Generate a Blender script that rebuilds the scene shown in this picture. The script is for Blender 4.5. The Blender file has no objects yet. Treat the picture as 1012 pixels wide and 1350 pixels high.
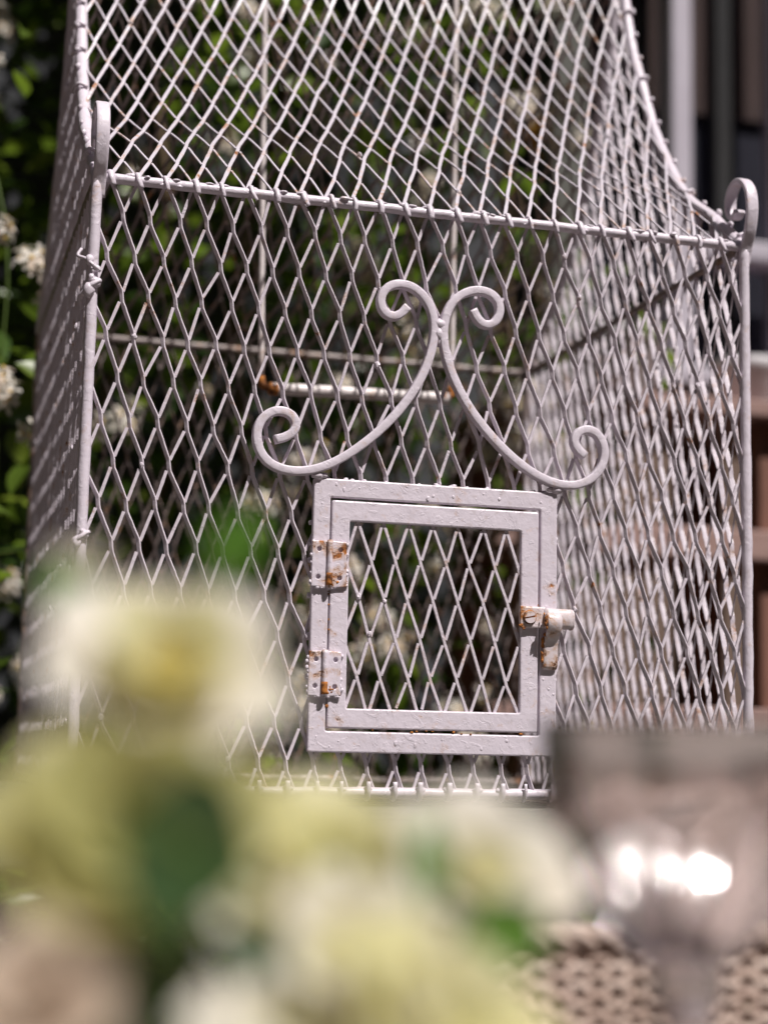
import bpy, bmesh, math, random
import numpy as np
from mathutils import Vector, Matrix

random.seed(7)
rng = np.random.default_rng(7)
scene = bpy.context.scene
col = scene.collection

# ------------------------------------------------------------------ camera
cam_d = bpy.data.cameras.new("camera")
cam = bpy.data.objects.new("camera", cam_d)
col.objects.link(cam)
scene.camera = cam
CAM = Vector((-0.1202, -1.2145, 0.0291))
_r = Vector((0.96157421, -0.27382438, 0.01988082))
_u = Vector((-0.05704465, -0.12843685, 0.9900757))
_f = Vector((0.26855344, 0.95316535, 0.13912178))
cam.matrix_world = Matrix(((_r.x, _u.x, -_f.x, CAM.x), (_r.y, _u.y, -_f.y, CAM.y),
                           (_r.z, _u.z, -_f.z, CAM.z), (0, 0, 0, 1)))
cam_d.sensor_fit = 'VERTICAL'
cam_d.sensor_height = 36.0
cam_d.lens = 36.0 * 2256.3 / 1350.0
cam_d.clip_start = 0.02
cam_d.clip_end = 500
cam_d.dof.use_dof = True
cam_d.dof.focus_distance = 1.265
cam_d.dof.aperture_fstop = 3.5

# ------------------------------------------------------------------ world, sun, exposure
SUN = Vector((0.27, -0.47, 0.84)).normalized()
world = bpy.data.worlds.new("World")
scene.world = world
world.use_nodes = True
wn = world.node_tree
sky = wn.nodes.new('ShaderNodeTexSky')
sky.sky_type = 'NISHITA'
sky.sun_disc = False
sky.sun_elevation = math.asin(SUN.z)
sky.sun_rotation = math.atan2(SUN.x, SUN.y)
bgn = wn.nodes['Background']
wn.links.new(sky.outputs[0], bgn.inputs[0])
bgn.inputs[1].default_value = 0.05
sun_d = bpy.data.lights.new("sun", 'SUN')
sun_d.energy = 5.0
sun_d.angle = math.radians(0.53)
sun_d.color = (1.0, 0.95, 0.90)
sun = bpy.data.objects.new("sun", sun_d)
sun.rotation_euler = (-SUN).to_track_quat('-Z', 'Y').to_euler()
sun.location = (0.5, -1, 3)
col.objects.link(sun)
scene.view_settings.view_transform = 'Standard'
scene.view_settings.look = 'None'
scene.view_settings.gamma = 1
scene.view_settings.exposure = 0.15
scene.cycles.use_denoising = True
scene.cycles.max_bounces = 10
scene.cycles.transmission_bounces = 10
scene.cycles.sample_clamp_indirect = 800
scene.cycles.caustics_refractive = False

# ------------------------------------------------------------------ material helpers
def new_mat(name):
    m = bpy.data.materials.new(name)
    m.use_nodes = True
    nt = m.node_tree
    return m, nt, nt.nodes['Principled BSDF']

def N(nt, t, **kw):
    n = nt.nodes.new(t)
    for k, v in kw.items():
        setattr(n, k, v)
    return n

def noise(nt, scale, detail=4, rough=0.55, vec=None, dist=0.0):
    n = N(nt, 'ShaderNodeTexNoise')
    n.inputs['Scale'].default_value = scale
    n.inputs['Detail'].default_value = detail
    n.inputs['Roughness'].default_value = rough
    n.inputs['Distortion'].default_value = dist
    if vec is None:
        tc = N(nt, 'ShaderNodeTexCoord')
        vec = tc.outputs['Object']
    nt.links.new(vec, n.inputs['Vector'])
    return n.outputs['Fac']

def ramp(nt, fac, stops):
    r = N(nt, 'ShaderNodeValToRGB')
    els = r.color_ramp.elements
    while len(els) < len(stops):
        els.new(0.5)
    for e, (p, c) in zip(els, stops):
        e.position = p
        e.color = (c, c, c, 1) if not hasattr(c, '__len__') else (*c, 1)
    nt.links.new(fac, r.inputs[0])
    return r.outputs[0]

def mixc(nt, fac, a, b):
    m = N(nt, 'ShaderNodeMix', data_type='RGBA')
    for sock, v in ((m.inputs[0], fac), (m.inputs[6], a), (m.inputs[7], b)):
        if hasattr(v, 'is_linked') or hasattr(v, 'links'):
            nt.links.new(v, sock)
        elif hasattr(v, '__len__'):
            sock.default_value = (*v, 1)
        else:
            sock.default_value = v
    return m.outputs[2]

def math_n(nt, op, a, b=None):
    m = N(nt, 'ShaderNodeMath', operation=op)
    for i, v in enumerate((a, b)):
        if v is None:
            continue
        if hasattr(v, 'links'):
            nt.links.new(v, m.inputs[i])
        else:
            m.inputs[i].default_value = v
    return m.outputs[0]

def bump(nt, bsdf, heights):
    """heights: list of (fac socket, distance)"""
    prev = None
    for h, d in heights:
        b = N(nt, 'ShaderNodeBump')
        b.inputs['Strength'].default_value = 1.0
        b.inputs['Distance'].default_value = d
        nt.links.new(h, b.inputs['Height'])
        if prev is not None:
            nt.links.new(prev, b.inputs['Normal'])
        prev = b.outputs[0]
    nt.links.new(prev, bsdf.inputs['Normal'])

def paint_mat(name, base=(0.70, 0.63, 0.715), rust=0.72, patch=0.5, lump=0.0008):
    m, nt, p = new_mat(name)
    big = noise(nt, 18, 3)
    fine = noise(nt, 260, 4)
    mid = noise(nt, 75, 5, 0.6)
    c = mixc(nt, big, tuple(x * 0.9 for x in base), tuple(min(1, x * 1.05) for x in base))
    grime = ramp(nt, noise(nt, 120, 6, 0.7), [(0.56, 0.0), (0.75, 0.55)])
    c = mixc(nt, grime, c, (0.42, 0.33, 0.29))
    rn = noise(nt, 62, 6, 0.68, dist=0.4)
    mask = ramp(nt, rn, [(rust - 0.05, 0.0), (rust + 0.015, 1.0)])
    rcol = mixc(nt, ramp(nt, noise(nt, 170, 4), [(0.38, 0.0), (0.62, 1.0)]), (0.05, 0.018, 0.009), (0.50, 0.17, 0.035))
    halo = ramp(nt, rn, [(rust - 0.13, 0.0), (rust - 0.03, patch)])
    c = mixc(nt, halo, c, (0.55, 0.33, 0.20))
    c = mixc(nt, mask, c, rcol)
    nt.links.new(c, p.inputs['Base Color'])
    rr = mixc(nt, mask, (0.36,) * 3, (0.9,) * 3)
    nt.links.new(rr, p.inputs['Roughness'])
    flake = ramp(nt, noise(nt, 95, 5, 0.65, dist=1.2), [(0.56, 0.0), (0.6, 1.0)])
    bump(nt, p, [(mid, lump), (fine, 0.00018), (flake, 0.00012), (mask, -0.0004)])
    return m

MAT = {}
MAT['paint'] = paint_mat('white_paint')
MAT['paint_mesh'] = paint_mat('white_paint_mesh', base=(0.67, 0.60, 0.675), rust=0.69, patch=0.5)
MAT['paint_roof'] = paint_mat('white_paint_roof', base=(0.58, 0.53, 0.60), rust=0.665, patch=0.6)
MAT['paint_hinge'] = paint_mat('white_paint_hinge', rust=0.60, patch=0.7, lump=0.0011)
MAT['paint_latch'] = paint_mat('white_paint_latch', base=(0.70, 0.61, 0.645), rust=0.62, patch=0.8, lump=0.0008)
MAT['paint_shaded'] = paint_mat('shaded_brown_grey_paint', base=(0.24, 0.19, 0.185), rust=0.66, patch=0.5)  # shade on the cage's back and side rails, put into the paint colour
MAT['perch'] = paint_mat('white_paint_perch', base=(0.78, 0.7, 0.7), rust=0.68, patch=0.6)

def rust_mat():
    m, nt, p = new_mat('rust')
    c = mixc(nt, ramp(nt, noise(nt, 220, 5), [(0.35, 0.0), (0.65, 1.0)]), (0.07, 0.022, 0.01), (0.55, 0.2, 0.04))
    nt.links.new(c, p.inputs['Base Color'])
    p.inputs['Roughness'].default_value = 0.9
    bump(nt, p, [(noise(nt, 400, 4), 0.0004)])
    return m
MAT['rust'] = rust_mat()

def wood_mat(name, a, b, scale=(6, 90, 90), rough=0.7):
    m, nt, p = new_mat(name)
    tc = N(nt, 'ShaderNodeTexCoord')
    mp = N(nt, 'ShaderNodeMapping')
    mp.inputs['Scale'].default_value = scale
    nt.links.new(tc.outputs['Object'], mp.inputs[0])
    g = noise(nt, 1.0, 6, 0.65, mp.outputs[0], 0.6)
    c = mixc(nt, ramp(nt, g, [(0.3, 0.0), (0.7, 1.0)]), a, b)
    nt.links.new(c, p.inputs['Base Color'])
    p.inputs['Roughness'].default_value = rough
    bump(nt, p, [(g, 0.0012)])
    return m
MAT['bench_wood'] = wood_mat('weathered_bench_wood', (0.05, 0.05, 0.043), (0.15, 0.145, 0.125))
MAT['table_wood'] = wood_mat('pale_pink_limed_wood', (0.50, 0.39, 0.35), (0.66, 0.54, 0.50), (7, 70, 70))
MAT['red_wood'] = wood_mat('red_brown_wood', (0.14, 0.06, 0.042), (0.27, 0.125, 0.088), (60, 60, 7))
MAT['pink_wood'] = wood_mat('faded_pink_wood', (0.27, 0.16, 0.14), (0.40, 0.26, 0.235), (7, 60, 60))
MAT['window_paint'] = wood_mat('lilac_white_window_paint', (0.44, 0.40, 0.47), (0.54, 0.50, 0.58), (40, 40, 5), 0.5)

def plain(name, base, rough=0.6, var=0.25, scale=30, bmp=0.0008, **kw):
    m, nt, p = new_mat(name)
    n = noise(nt, scale, 6, 0.6)
    c = mixc(nt, n, tuple(x * (1 - var) for x in base), tuple(x * (1 + var) for x in base))
    nt.links.new(c, p.inputs['Base Color'])
    p.inputs['Roughness'].default_value = rough
    bump(nt, p, [(noise(nt, scale * 4, 4), bmp)])
    for k, v in kw.items():
        p.inputs[k].default_value = v
    return m
MAT['slate'] = plain('dark_slate_render', (0.055, 0.057, 0.065), 0.9, 0.25, 9)
MAT['soil'] = plain('dark_soil', (0.06, 0.045, 0.035), 0.95, 0.5, 14, 0.01)
MAT['sky_block_render'] = plain('dark_sky_block', (0.07, 0.06, 0.05), 0.9, 0.25, 5)
MAT['house_wall'] = plain('brown_house_render', (0.17, 0.115, 0.09), 0.9, 0.2, 8)
MAT['inside'] = plain('dim_room_wall', (0.16, 0.10, 0.085), 0.9, 0.3, 3)
MAT['inside_dark'] = plain('dim_room_cabinet', (0.045, 0.045, 0.065), 0.7, 0.3, 3)
MAT['blind'] = plain('brown_blind', (0.19, 0.135, 0.115), 0.9, 0.3, 6)
MAT['curtain'] = plain('olive_curtain', (0.11, 0.11, 0.10), 0.9, 0.2, 12)
MAT['pot'] = plain('pale_grey_pot', (0.55, 0.52, 0.55), 0.6, 0.12, 20)
MAT['bowl'] = plain('dark_glazed_bowl', (0.05, 0.07, 0.045), 0.3, 0.2, 30)
MAT['bounce_dark'] = plain('dark_rusty_bounce_sheet', (0.055, 0.04, 0.032), 0.85, 0.5, 40)
MAT['stem'] = plain('green_stem', (0.10, 0.16, 0.03), 0.6, 0.25, 60)
MAT['bark'] = plain('brown_vine_stem', (0.10, 0.065, 0.035), 0.9, 0.35, 60)

def glass_mat(name, tint=(1, 1, 1), rough=0.0, ior=1.5):
    m, nt, p = new_mat(name)
    p.inputs['Base Color'].default_value = (*tint, 1)
    p.inputs['Roughness'].default_value = rough
    p.inputs['IOR'].default_value = ior
    p.inputs['Transmission Weight'].default_value = 1.0
    return m
MAT['glass'] = glass_mat('clear_pressed_glass', (0.97, 0.93, 0.94), 0.04)

def pane_mat():
    m, nt, p = new_mat('window_glass')
    out = nt.nodes['Material Output']
    tr = N(nt, 'ShaderNodeBsdfTransparent')
    tr.inputs[0].default_value = (0.8, 0.8, 0.82, 1)
    gl = N(nt, 'ShaderNodeBsdfGlossy')
    gl.inputs['Roughness'].default_value = 0.06
    lw = N(nt, 'ShaderNodeLayerWeight')
    lw.inputs[0].default_value = 0.5
    fac = math_n(nt, 'ADD', math_n(nt, 'MULTIPLY', math_n(nt, 'POWER', lw.outputs['Facing'], 5.0), 0.9), 0.045)
    mx = N(nt, 'ShaderNodeMixShader')
    nt.links.new(fac, mx.inputs[0])
    nt.links.new(tr.outputs[0], mx.inputs[1])
    nt.links.new(gl.outputs[0], mx.inputs[2])
    nt.links.new(mx.outputs[0], out.inputs[0])
    return m
MAT['pane'] = pane_mat()
def pressed_glass():
    m, nt, p = new_mat('pressed_glass')
    out = nt.nodes['Material Output']
    tr = N(nt, 'ShaderNodeBsdfGlass'); tr.inputs['Color'].default_value = (1, 0.98, 0.99, 1); tr.inputs['Roughness'].default_value = 0.03; tr.inputs['IOR'].default_value = 1.45
    gl = N(nt, 'ShaderNodeBsdfGlossy'); gl.inputs['Roughness'].default_value = 0.12
    mx = N(nt, 'ShaderNodeMixShader'); mx.inputs[0].default_value = 0.14
    nt.links.new(tr.outputs[0], mx.inputs[1]); nt.links.new(gl.outputs[0], mx.inputs[2])
    nt.links.new(mx.outputs[0], out.inputs[0])
    return m
MAT['thin_glass'] = pressed_glass()

def leafy(name, cols, trans=0.35, rough=0.4, tcol=None):
    """cols: three colours picked by a per-leaf random value"""
    m, nt, p = new_mat(name)
    out = nt.nodes['Material Output']
    oi = N(nt, 'ShaderNodeObjectInfo')
    ge = N(nt, 'ShaderNodeNewGeometry')
    rnd = math_n(nt, 'FRACT', math_n(nt, 'ADD', oi.outputs['Random'], ge.outputs['Random Per Island']))
    c = ramp(nt, rnd, [(0.0, cols[0]), (0.5, cols[1]), (1.0, cols[2])])
    c = mixc(nt, math_n(nt, 'MULTIPLY', noise(nt, 90, 3), 0.35), c, tuple(x * 0.5 for x in cols[0]))
    nt.links.new(c, p.inputs['Base Color'])
    p.inputs['Roughness'].default_value = rough
    tl = N(nt, 'ShaderNodeBsdfTranslucent')
    tc = mixc(nt, 0.5, c, tcol if tcol else tuple(min(1, x * 2.2) for x in cols[1]))
    nt.links.new(tc, tl.inputs[0])
    mx = N(nt, 'ShaderNodeMixShader')
    mx.inputs[0].default_value = trans
    nt.links.new(p.outputs[0], mx.inputs[1])
    nt.links.new(tl.outputs[0], mx.inputs[2])
    nt.links.new(mx.outputs[0], out.inputs[0])
    return m
MAT['leaf'] = leafy('jasmine_leaf', [(0.028, 0.06, 0.014), (0.06, 0.12, 0.018), (0.20, 0.26, 0.03)], 0.4, 0.35, (0.3, 0.45, 0.04))
MAT['blossom'] = leafy('white_blossom', [(0.72, 0.66, 0.58), (0.8, 0.76, 0.72), (0.74, 0.58, 0.46)], 0.3, 0.6, (0.8, 0.75, 0.6))
MAT['orange_blossom'] = leafy('orange_blossom', [(0.75, 0.3, 0.05), (0.8, 0.36, 0.06), (0.7, 0.3, 0.08)], 0.3, 0.6)
MAT['anther'] = plain('yellow_flower_centre', (0.7, 0.45, 0.06), 0.7, 0.2, 200)
MAT['cream_petal'] = leafy('cream_petal', [(0.74, 0.72, 0.40), (0.79, 0.77, 0.47), (0.82, 0.80, 0.55)], 0.5, 0.55, (0.88, 0.80, 0.42))
MAT['white_petal'] = leafy('white_petal', [(0.82, 0.78, 0.70), (0.84, 0.80, 0.74), (0.85, 0.83, 0.78)], 0.45, 0.55, (0.88, 0.84, 0.62))
MAT['yellow_petal'] = leafy('yellow_petal', [(0.70, 0.58, 0.12), (0.72, 0.60, 0.16), (0.72, 0.62, 0.25)], 0.42, 0.55, (0.72, 0.58, 0.10))
MAT['olive_petal'] = leafy('green_cream_petal', [(0.46, 0.44, 0.18), (0.50, 0.48, 0.21), (0.56, 0.53, 0.26)], 0.5, 0.55, (0.72, 0.70, 0.18))
MAT['beige_petal'] = leafy('beige_pink_petal', [(0.66, 0.54, 0.44), (0.68, 0.57, 0.47), (0.70, 0.60, 0.50)], 0.4, 0.55, (0.7, 0.56, 0.4))
MAT['rose_leaf'] = leafy('rose_leaf', [(0.025, 0.06, 0.015), (0.03, 0.07, 0.018), (0.035, 0.08, 0.02)], 0.2, 0.4, (0.08, 0.2, 0.02))
MAT['bright_leaf'] = leafy('bright_leaf', [(0.10, 0.26, 0.03), (0.11, 0.28, 0.03), (0.12, 0.28, 0.04)], 0.4, 0.45, (0.2, 0.45, 0.04))
MAT['teal_leaf'] = leafy('teal_leaf', [(0.03, 0.11, 0.06), (0.035, 0.12, 0.065), (0.04, 0.12, 0.07)], 0.25, 0.4, (0.05, 0.2, 0.1))
MAT['pale_leaf'] = leafy('pale_grey_green_leaf', [(0.42, 0.46, 0.38), (0.45, 0.48, 0.40), (0.48, 0.5, 0.42)], 0.35, 0.5)

def wicker_mat():
    m, nt, p = new_mat('wicker')
    ge = N(nt, 'ShaderNodeNewGeometry')
    c = ramp(nt, ge.outputs['Random Per Island'], [(0.0, (0.40, 0.28, 0.235)), (0.5, (0.56, 0.43, 0.37)), (1.0, (0.68, 0.55, 0.49))])
    c = mixc(nt, math_n(nt, 'MULTIPLY', noise(nt, 40, 5), 0.5), c, (0.28, 0.19, 0.14))
    nt.links.new(c, p.inputs['Base Color'])
    p.inputs['Roughness'].default_value = 0.55
    bump(nt, p, [(noise(nt, 500, 3), 0.0003)])
    return m
MAT['wicker'] = wicker_mat()

# ------------------------------------------------------------------ object helpers
ROOT_LOC = {}

def tag(o, label=None, cat=None, group=None, kind=None):
    if label: o['label'] = label
    if cat: o['category'] = cat
    if group: o['group'] = group
    if kind: o['kind'] = kind
    return o

def thing(name, loc, label, cat, group=None):
    o = bpy.data.objects.new(name, None)
    o.location = loc
    o.empty_display_size = 0.02
    col.objects.link(o)
    ROOT_LOC[o.name] = Vector(loc)
    return tag(o, label, cat, group)

def setpar(o, parent):
    """world-coordinate mesh under a parent that may be an Empty away from the origin"""
    o.parent = parent
    o.matrix_parent_inverse = Matrix.Translation(-ROOT_LOC[parent.name]) if parent.type == 'EMPTY' else Matrix.Identity(4)

class MB:
    def __init__(s):
        s.v = []; s.f = []; s.n = 0
    def add(s, verts, faces):
        verts = np.asarray(verts, float)
        s.v.append(verts)
        k = s.n
        s.f.extend([tuple(i + k for i in f) for f in faces])
        s.n += len(verts)
    def build(s, name, mat, parent=None, smooth=True, kind=None):
        me = bpy.data.meshes.new(name)
        V = np.concatenate(s.v) if s.v else np.zeros((0, 3))
        me.from_pydata(V.tolist(), [], s.f)
        me.update()
        if smooth:
            me.polygons.foreach_set('use_smooth', [True] * len(me.polygons))
        me.materials.append(MAT[mat] if isinstance(mat, str) else mat)
        o = bpy.data.objects.new(name, me)
        col.objects.link(o)
        if parent is not None:
            setpar(o, parent)
        if kind: o['kind'] = kind
        return o
    # --- shapes
    def box(s, a, b):
        (x0, y0, z0), (x1, y1, z1) = a, b
        s.add([(x0, y0, z0), (x1, y0, z0), (x1, y1, z0), (x0, y1, z0), (x0, y0, z1), (x1, y0, z1), (x1, y1, z1), (x0, y1, z1)],
              [(3, 2, 1, 0), (4, 5, 6, 7), (0, 1, 5, 4), (1, 2, 6, 5), (2, 3, 7, 6), (3, 0, 4, 7)])
    def sweep(s, pts, a, b, nrm, sides=6, sq=1.0, cap=True):
        """sweep a section (half sizes a across, b along nrm) along pts; sq<1 squares it up"""
        P = np.asarray(pts, float)
        n = len(P)
        if n < 2: return
        T = np.empty_like(P)
        T[1:-1] = P[2:] - P[:-2]; T[0] = P[1] - P[0]; T[-1] = P[-1] - P[-2]
        T /= np.linalg.norm(T, axis=1)[:, None] + 1e-12
        Nn = np.broadcast_to(np.asarray(nrm, float), P.shape)
        B = np.cross(T, Nn); B /= np.linalg.norm(B, axis=1)[:, None] + 1e-12
        Nn = np.cross(B, T)
        A = np.broadcast_to(np.asarray(a, float), (n,)); Bh = np.broadcast_to(np.asarray(b, float), (n,))
        th = (np.arange(sides) + 0.5) / sides * 2 * np.pi
        cs = np.sign(np.cos(th)) * np.abs(np.cos(th)) ** sq
        sn = np.sign(np.sin(th)) * np.abs(np.sin(th)) ** sq
        V = P[:, None, :] + B[:, None, :] * (A[:, None] * cs)[:, :, None] + Nn[:, None, :] * (Bh[:, None] * sn)[:, :, None]
        F = []
        for i in range(n - 1):
            for j in range(sides):
                k = (j + 1) % sides
                F.append((i * sides + j, i * sides + k, (i + 1) * sides + k, (i + 1) * sides + j))
        if cap:
            F.append(tuple(range(sides))[::-1])
            F.append(tuple(range((n - 1) * sides, n * sides)))
        s.add(V.reshape(-1, 3), F)
    def tube(s, pts, r, sides=8):
        P = np.asarray(pts, float)
        d = P[-1] - P[0]
        ref = np.array([0, 0, 1.0]) if abs(d[2]) < 0.8 * np.linalg.norm(d) else np.array([0, -1.0, 0])
        s.sweep(P, r, r, ref, sides)
    def blob(s, c, r, sq=(1, 1, 1)):
        V = BLOB_V * (np.asarray(r) * np.asarray(sq)) * (1 + rng.normal(0, 0.12, (len(BLOB_V), 1))) + np.asarray(c)
        s.add(V, BLOB_F)

def _ico(sub=1):
    bm = bmesh.new()
    bmesh.ops.create_icosphere(bm, subdivisions=sub, radius=1)
    V = np.array([v.co[:] for v in bm.verts]); F = [tuple(v.index for v in f.verts) for f in bm.faces]
    bm.free()
    return V, F
BLOB_V, BLOB_F = _ico(2)

def from_bm(name, bm, mat, parent=None, smooth=False):
    me = bpy.data.meshes.new(name)
    bm.to_mesh(me); bm.free()
    if smooth:
        me.polygons.foreach_set('use_smooth', [True] * len(me.polygons))
    me.materials.append(MAT[mat])
    o = bpy.data.objects.new(name, me)
    col.objects.link(o)
    if parent is not None: setpar(o, parent)
    return o

def bbox(name, a, b, mat, parent=None, bev=0.002, seg=2):
    bm = bmesh.new()
    bmesh.ops.create_cube(bm, size=1)
    for v in bm.verts:
        v.co = Vector([a[i] + (v.co[i] + 0.5) * (b[i] - a[i]) for i in range(3)])
    if bev:
        bmesh.ops.bevel(bm, geom=bm.edges[:], offset=bev, segments=seg, affect='EDGES', profile=0.5)
    return from_bm(name, bm, mat, parent)

def plate(name, outer, holes, y0, y1, mat, parent=None, bev=0.0006, jit=0.0):
    """plate in the x-z plane from y0 (front) to y1 (back) with polygon holes"""
    bm = bmesh.new()
    edges = []
    for loop in [outer] + holes:
        vs = [bm.verts.new((x + random.gauss(0, jit), y1, z + random.gauss(0, jit))) for x, z in loop]
        edges += [bm.edges.new((vs[i], vs[(i + 1) % len(vs)])) for i in range(len(vs))]
    bmesh.ops.triangle_fill(bm, use_beauty=True, use_dissolve=False, edges=edges, normal=(0, -1, 0))
    # drop faces that filled the holes
    for f in list(bm.faces):
        c = f.calc_center_median()
        for h in holes:
            hx = sum(p[0] for p in h) / len(h); hz = sum(p[1] for p in h) / len(h)
            hr = min(math.hypot(p[0] - hx, p[1] - hz) for p in h)
            if all(any((Vector((p[0], 0, p[1])) - Vector((v.co.x, 0, v.co.z))).length < 1e-5 + 4 * jit for p in h) for v in f.verts):
                bm.faces.remove(f); break
    ret = bmesh.ops.extrude_face_region(bm, geom=bm.faces[:])
    for v in [g for g in ret['geom'] if isinstance(g, bmesh.types.BMVert)]:
        v.co.y = y0
    bmesh.ops.recalc_face_normals(bm, faces=bm.faces[:])
    if bev:
        ed = [e for e in bm.edges if len(e.link_faces) == 2 and e.calc_face_angle(0) > 1.0 and abs(e.verts[0].co.y - y0) < 1e-6 and abs(e.verts[1].co.y - y0) < 1e-6]
        bmesh.ops.bevel(bm, geom=ed, offset=bev, segments=2, affect='EDGES', profile=0.5)
    return from_bm(name, bm, mat, parent)

def circle(cx, cz, r, n=14):
    return [(cx + r * math.cos(2 * math.pi * i / n), cz + r * math.sin(2 * math.pi * i / n)) for i in range(n)]

def smooth_path(pts, per=4):
    """Catmull-Rom through the points"""
    P = np.asarray(pts, float)
    P = np.vstack([2 * P[0] - P[1], P, 2 * P[-1] - P[-2]])
    out = []
    for i in range(1, len(P) - 2):
        for t in np.linspace(0, 1, per, endpoint=False):
            a, b, c, d = P[i - 1], P[i], P[i + 1], P[i + 2]
            out.append(0.5 * ((2 * b) + (-a + c) * t + (2 * a - 5 * b + 4 * c - d) * t ** 2 + (-a + 3 * b - 3 * c + d) * t ** 3))
    out.append(P[-2])
    return np.array(out)

# ================================================================== SETTING
GZ = -0.74
m = MB(); m.add([(-60, -60, GZ), (60, -60, GZ), (60, 60, GZ), (-60, 60, GZ)], [(0, 1, 2, 3)])
tag(m.build('ground', 'soil', smooth=False), kind='structure')

WALL_Y = 1.72
wall = thing('garden_wall', (0, WALL_Y, GZ), 'dark slate grey rendered garden wall behind the jasmine', 'wall')
bbox('render_face', (-2.6, WALL_Y, GZ), (0.98, WALL_Y + 0.22, 5.0), 'slate', wall, 0.01)

# house with window on the right
house = thing('house_wall', (1.6, WALL_Y - 0.1, GZ), 'brown house wall with lilac white window frame behind the cage', 'house')
HY = 1.55
bbox('wall', (0.985, HY + 0.06, GZ), (3.4, HY + 0.26, 0.70), 'house_wall', house, 0.006)
bbox('wall_head', (0.985, HY + 0.06, 2.15), (3.4, HY + 0.26, 5.0), 'house_wall', house, 0.006)
bbox('corner_post', (0.985, HY + 0.055, 0.7), (1.05, HY + 0.262, 2.15), 'curtain', house, 0.004)
bbox('transom', (1.2505, HY + 0.02, 0.948), (3.3, HY + 0.11, 0.986), 'window_paint', house, 0.005)
def win_post(x0, x1):
    bbox('window_post', (x0, HY + 0.03, 0.736), (x1, HY + 0.10, 2.15), 'window_paint', house, 0.005)
bbox('sill', (1.052, HY + 0.0, 0.70), (3.3, HY + 0.13, 0.735), 'window_paint', house, 0.005)
win_post(1.208, 1.250); win_post(1.430, 1.452); win_post(2.1, 2.15); win_post(3.25, 3.3)
for x0, x1 in ((1.052, 1.208), (1.250, 1.430), (1.452, 2.1), (2.15, 3.25)):
    bbox('pane', (x0, HY + 0.075, 0.736), (x1, HY + 0.079, 2.15), 'pane', house, 0)
# the room behind the panes
bbox('room_wall', (0.95, HY + 1.6, 0.0), (3.4, HY + 1.65, 2.7), 'inside', house, 0)
bbox('room_floor', (0.99, HY + 0.27, 0.0), (3.4, HY + 1.6, 0.04), 'inside_dark', house, 0)
bbox('room_ceiling', (0.99, HY + 0.27, 2.5), (3.4, HY + 1.6, 2.55), 'inside', house, 0)
bbox('room_side', (0.93, HY + 0.27, 0.0), (0.985, HY + 1.6, 2.6), 'inside', house, 0)
bbox('room_side', (3.4, HY + 0.06, 0.0), (3.45, HY + 1.6, 2.6), 'inside', house, 0)
bbox('room_cabinet', (1.45, HY + 0.9, 0.05), (2.9, HY + 1.3, 1.62), 'inside_dark', house, 0.01)
bbox('blind', (1.05, HY + 0.150, 1.275), (2.3, HY + 0.156, 2.3), 'blind', house, 0)
bbox('dresser', (1.05, HY + 0.165, 0.71), (2.3, HY + 0.26, 1.32), 'inside_dark', house, 0)
bbox('curtain_pole', (1.345, HY + 0.125, 0.72), (1.385, HY + 0.148, 2.3), 'curtain', house, 0.006)
bbox('curtain_pole', (1.178, HY + 0.125, 0.72), (1.205, HY + 0.148, 2.3), 'curtain', house, 0.006)

# unseen walls beside and behind the viewer, added to block sky light
o = bbox('sky_block_wall', (-1.9, -4.2, GZ), (-1.65, 1.7, 5.0), 'sky_block_render', None, 0.01); tag(o, 'unseen brown rendered wall on the left, added to block sky light', 'wall')
o = bbox('sky_block_wall', (-1.6, -4.4, GZ), (4.2, -4.15, 4.6), 'sky_block_render', None, 0.01); tag(o, 'unseen brown rendered wall behind the viewer, added to block sky light', 'wall')
o = bbox('sky_block_wall', (3.5, -4.1, GZ), (3.75, 1.5, 5.0), 'sky_block_render', None, 0.01); tag(o, 'unseen brown rendered wall on the far right, added to block sky light', 'wall')
shade_pergola = thing('shade_pergola', (0.2, 1.0, GZ), 'unseen timber frame added over the jasmine hedge to shade it', 'shade_pergola')  # unseen frame, added to carry the leaves that darken the hedge
for x in (-1.3, 1.05):
    for y_ in ((0.35, 1.55) if x < 0 else (0.35,)):
        bbox('post', (x, y_, GZ), (x + 0.08, y_ + 0.08, 1.60), 'red_wood', shade_pergola, 0.004)
for y_ in (0.35, 1.55):
    bbox('beam', (-1.4, y_ - 0.005, 1.602), (1.2, y_ + 0.085, 1.72), 'red_wood', shade_pergola, 0.004)
for k in range(9):
    bbox('rafter', (-1.35 + k * 0.29, 0.2, 1.722), (-1.30 + k * 0.29, 1.70, 1.80), 'red_wood', shade_pergola, 0.004)

# ================================================================== CAGE
W, H, D = 0.52, 0.4403, 0.4986
PX, QZ = 0.0203, 0.0606
cage = thing('bird_cage', (W / 2, D / 2, 0.0), 'white painted expanded metal bird cage with curved roof and scrollwork over its door', 'bird cage')
PROF = [(0.0, 0.4403), (0.012, 0.4500), (0.0393, 0.4702), (0.0557, 0.4830), (0.1031, 0.5147), (0.1412, 0.5585), (0.1732, 0.6055),
        (0.1981, 0.6553), (0.2206, 0.7018), (0.2360, 0.7554), (0.2440, 0.80), (0.2480, 0.84)]
prof = smooth_path(PROF, 6)
arc = np.concatenate([[0], np.cumsum(np.linalg.norm(np.diff(prof, axis=0), axis=1))])
def prof_at(s):
    y = np.interp(s, arc, prof[:, 0]); z = np.interp(s, arc, prof[:, 1])
    e = 0.004
    ty = np.interp(s + e, arc, prof[:, 0]) - np.interp(s - e, arc, prof[:, 0])
    tz = np.interp(s + e, arc, prof[:, 1]) - np.interp(s - e, arc, prof[:, 1])
    l = math.hypot(ty, tz) + 1e-9
    return y, z, -tz / l, ty / l          # point, outward normal (front sheet)
def prof_z(y):
    y = min(y, D - y)
    return float(np.interp(y, prof[:, 0], prof[:, 1]))

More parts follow.
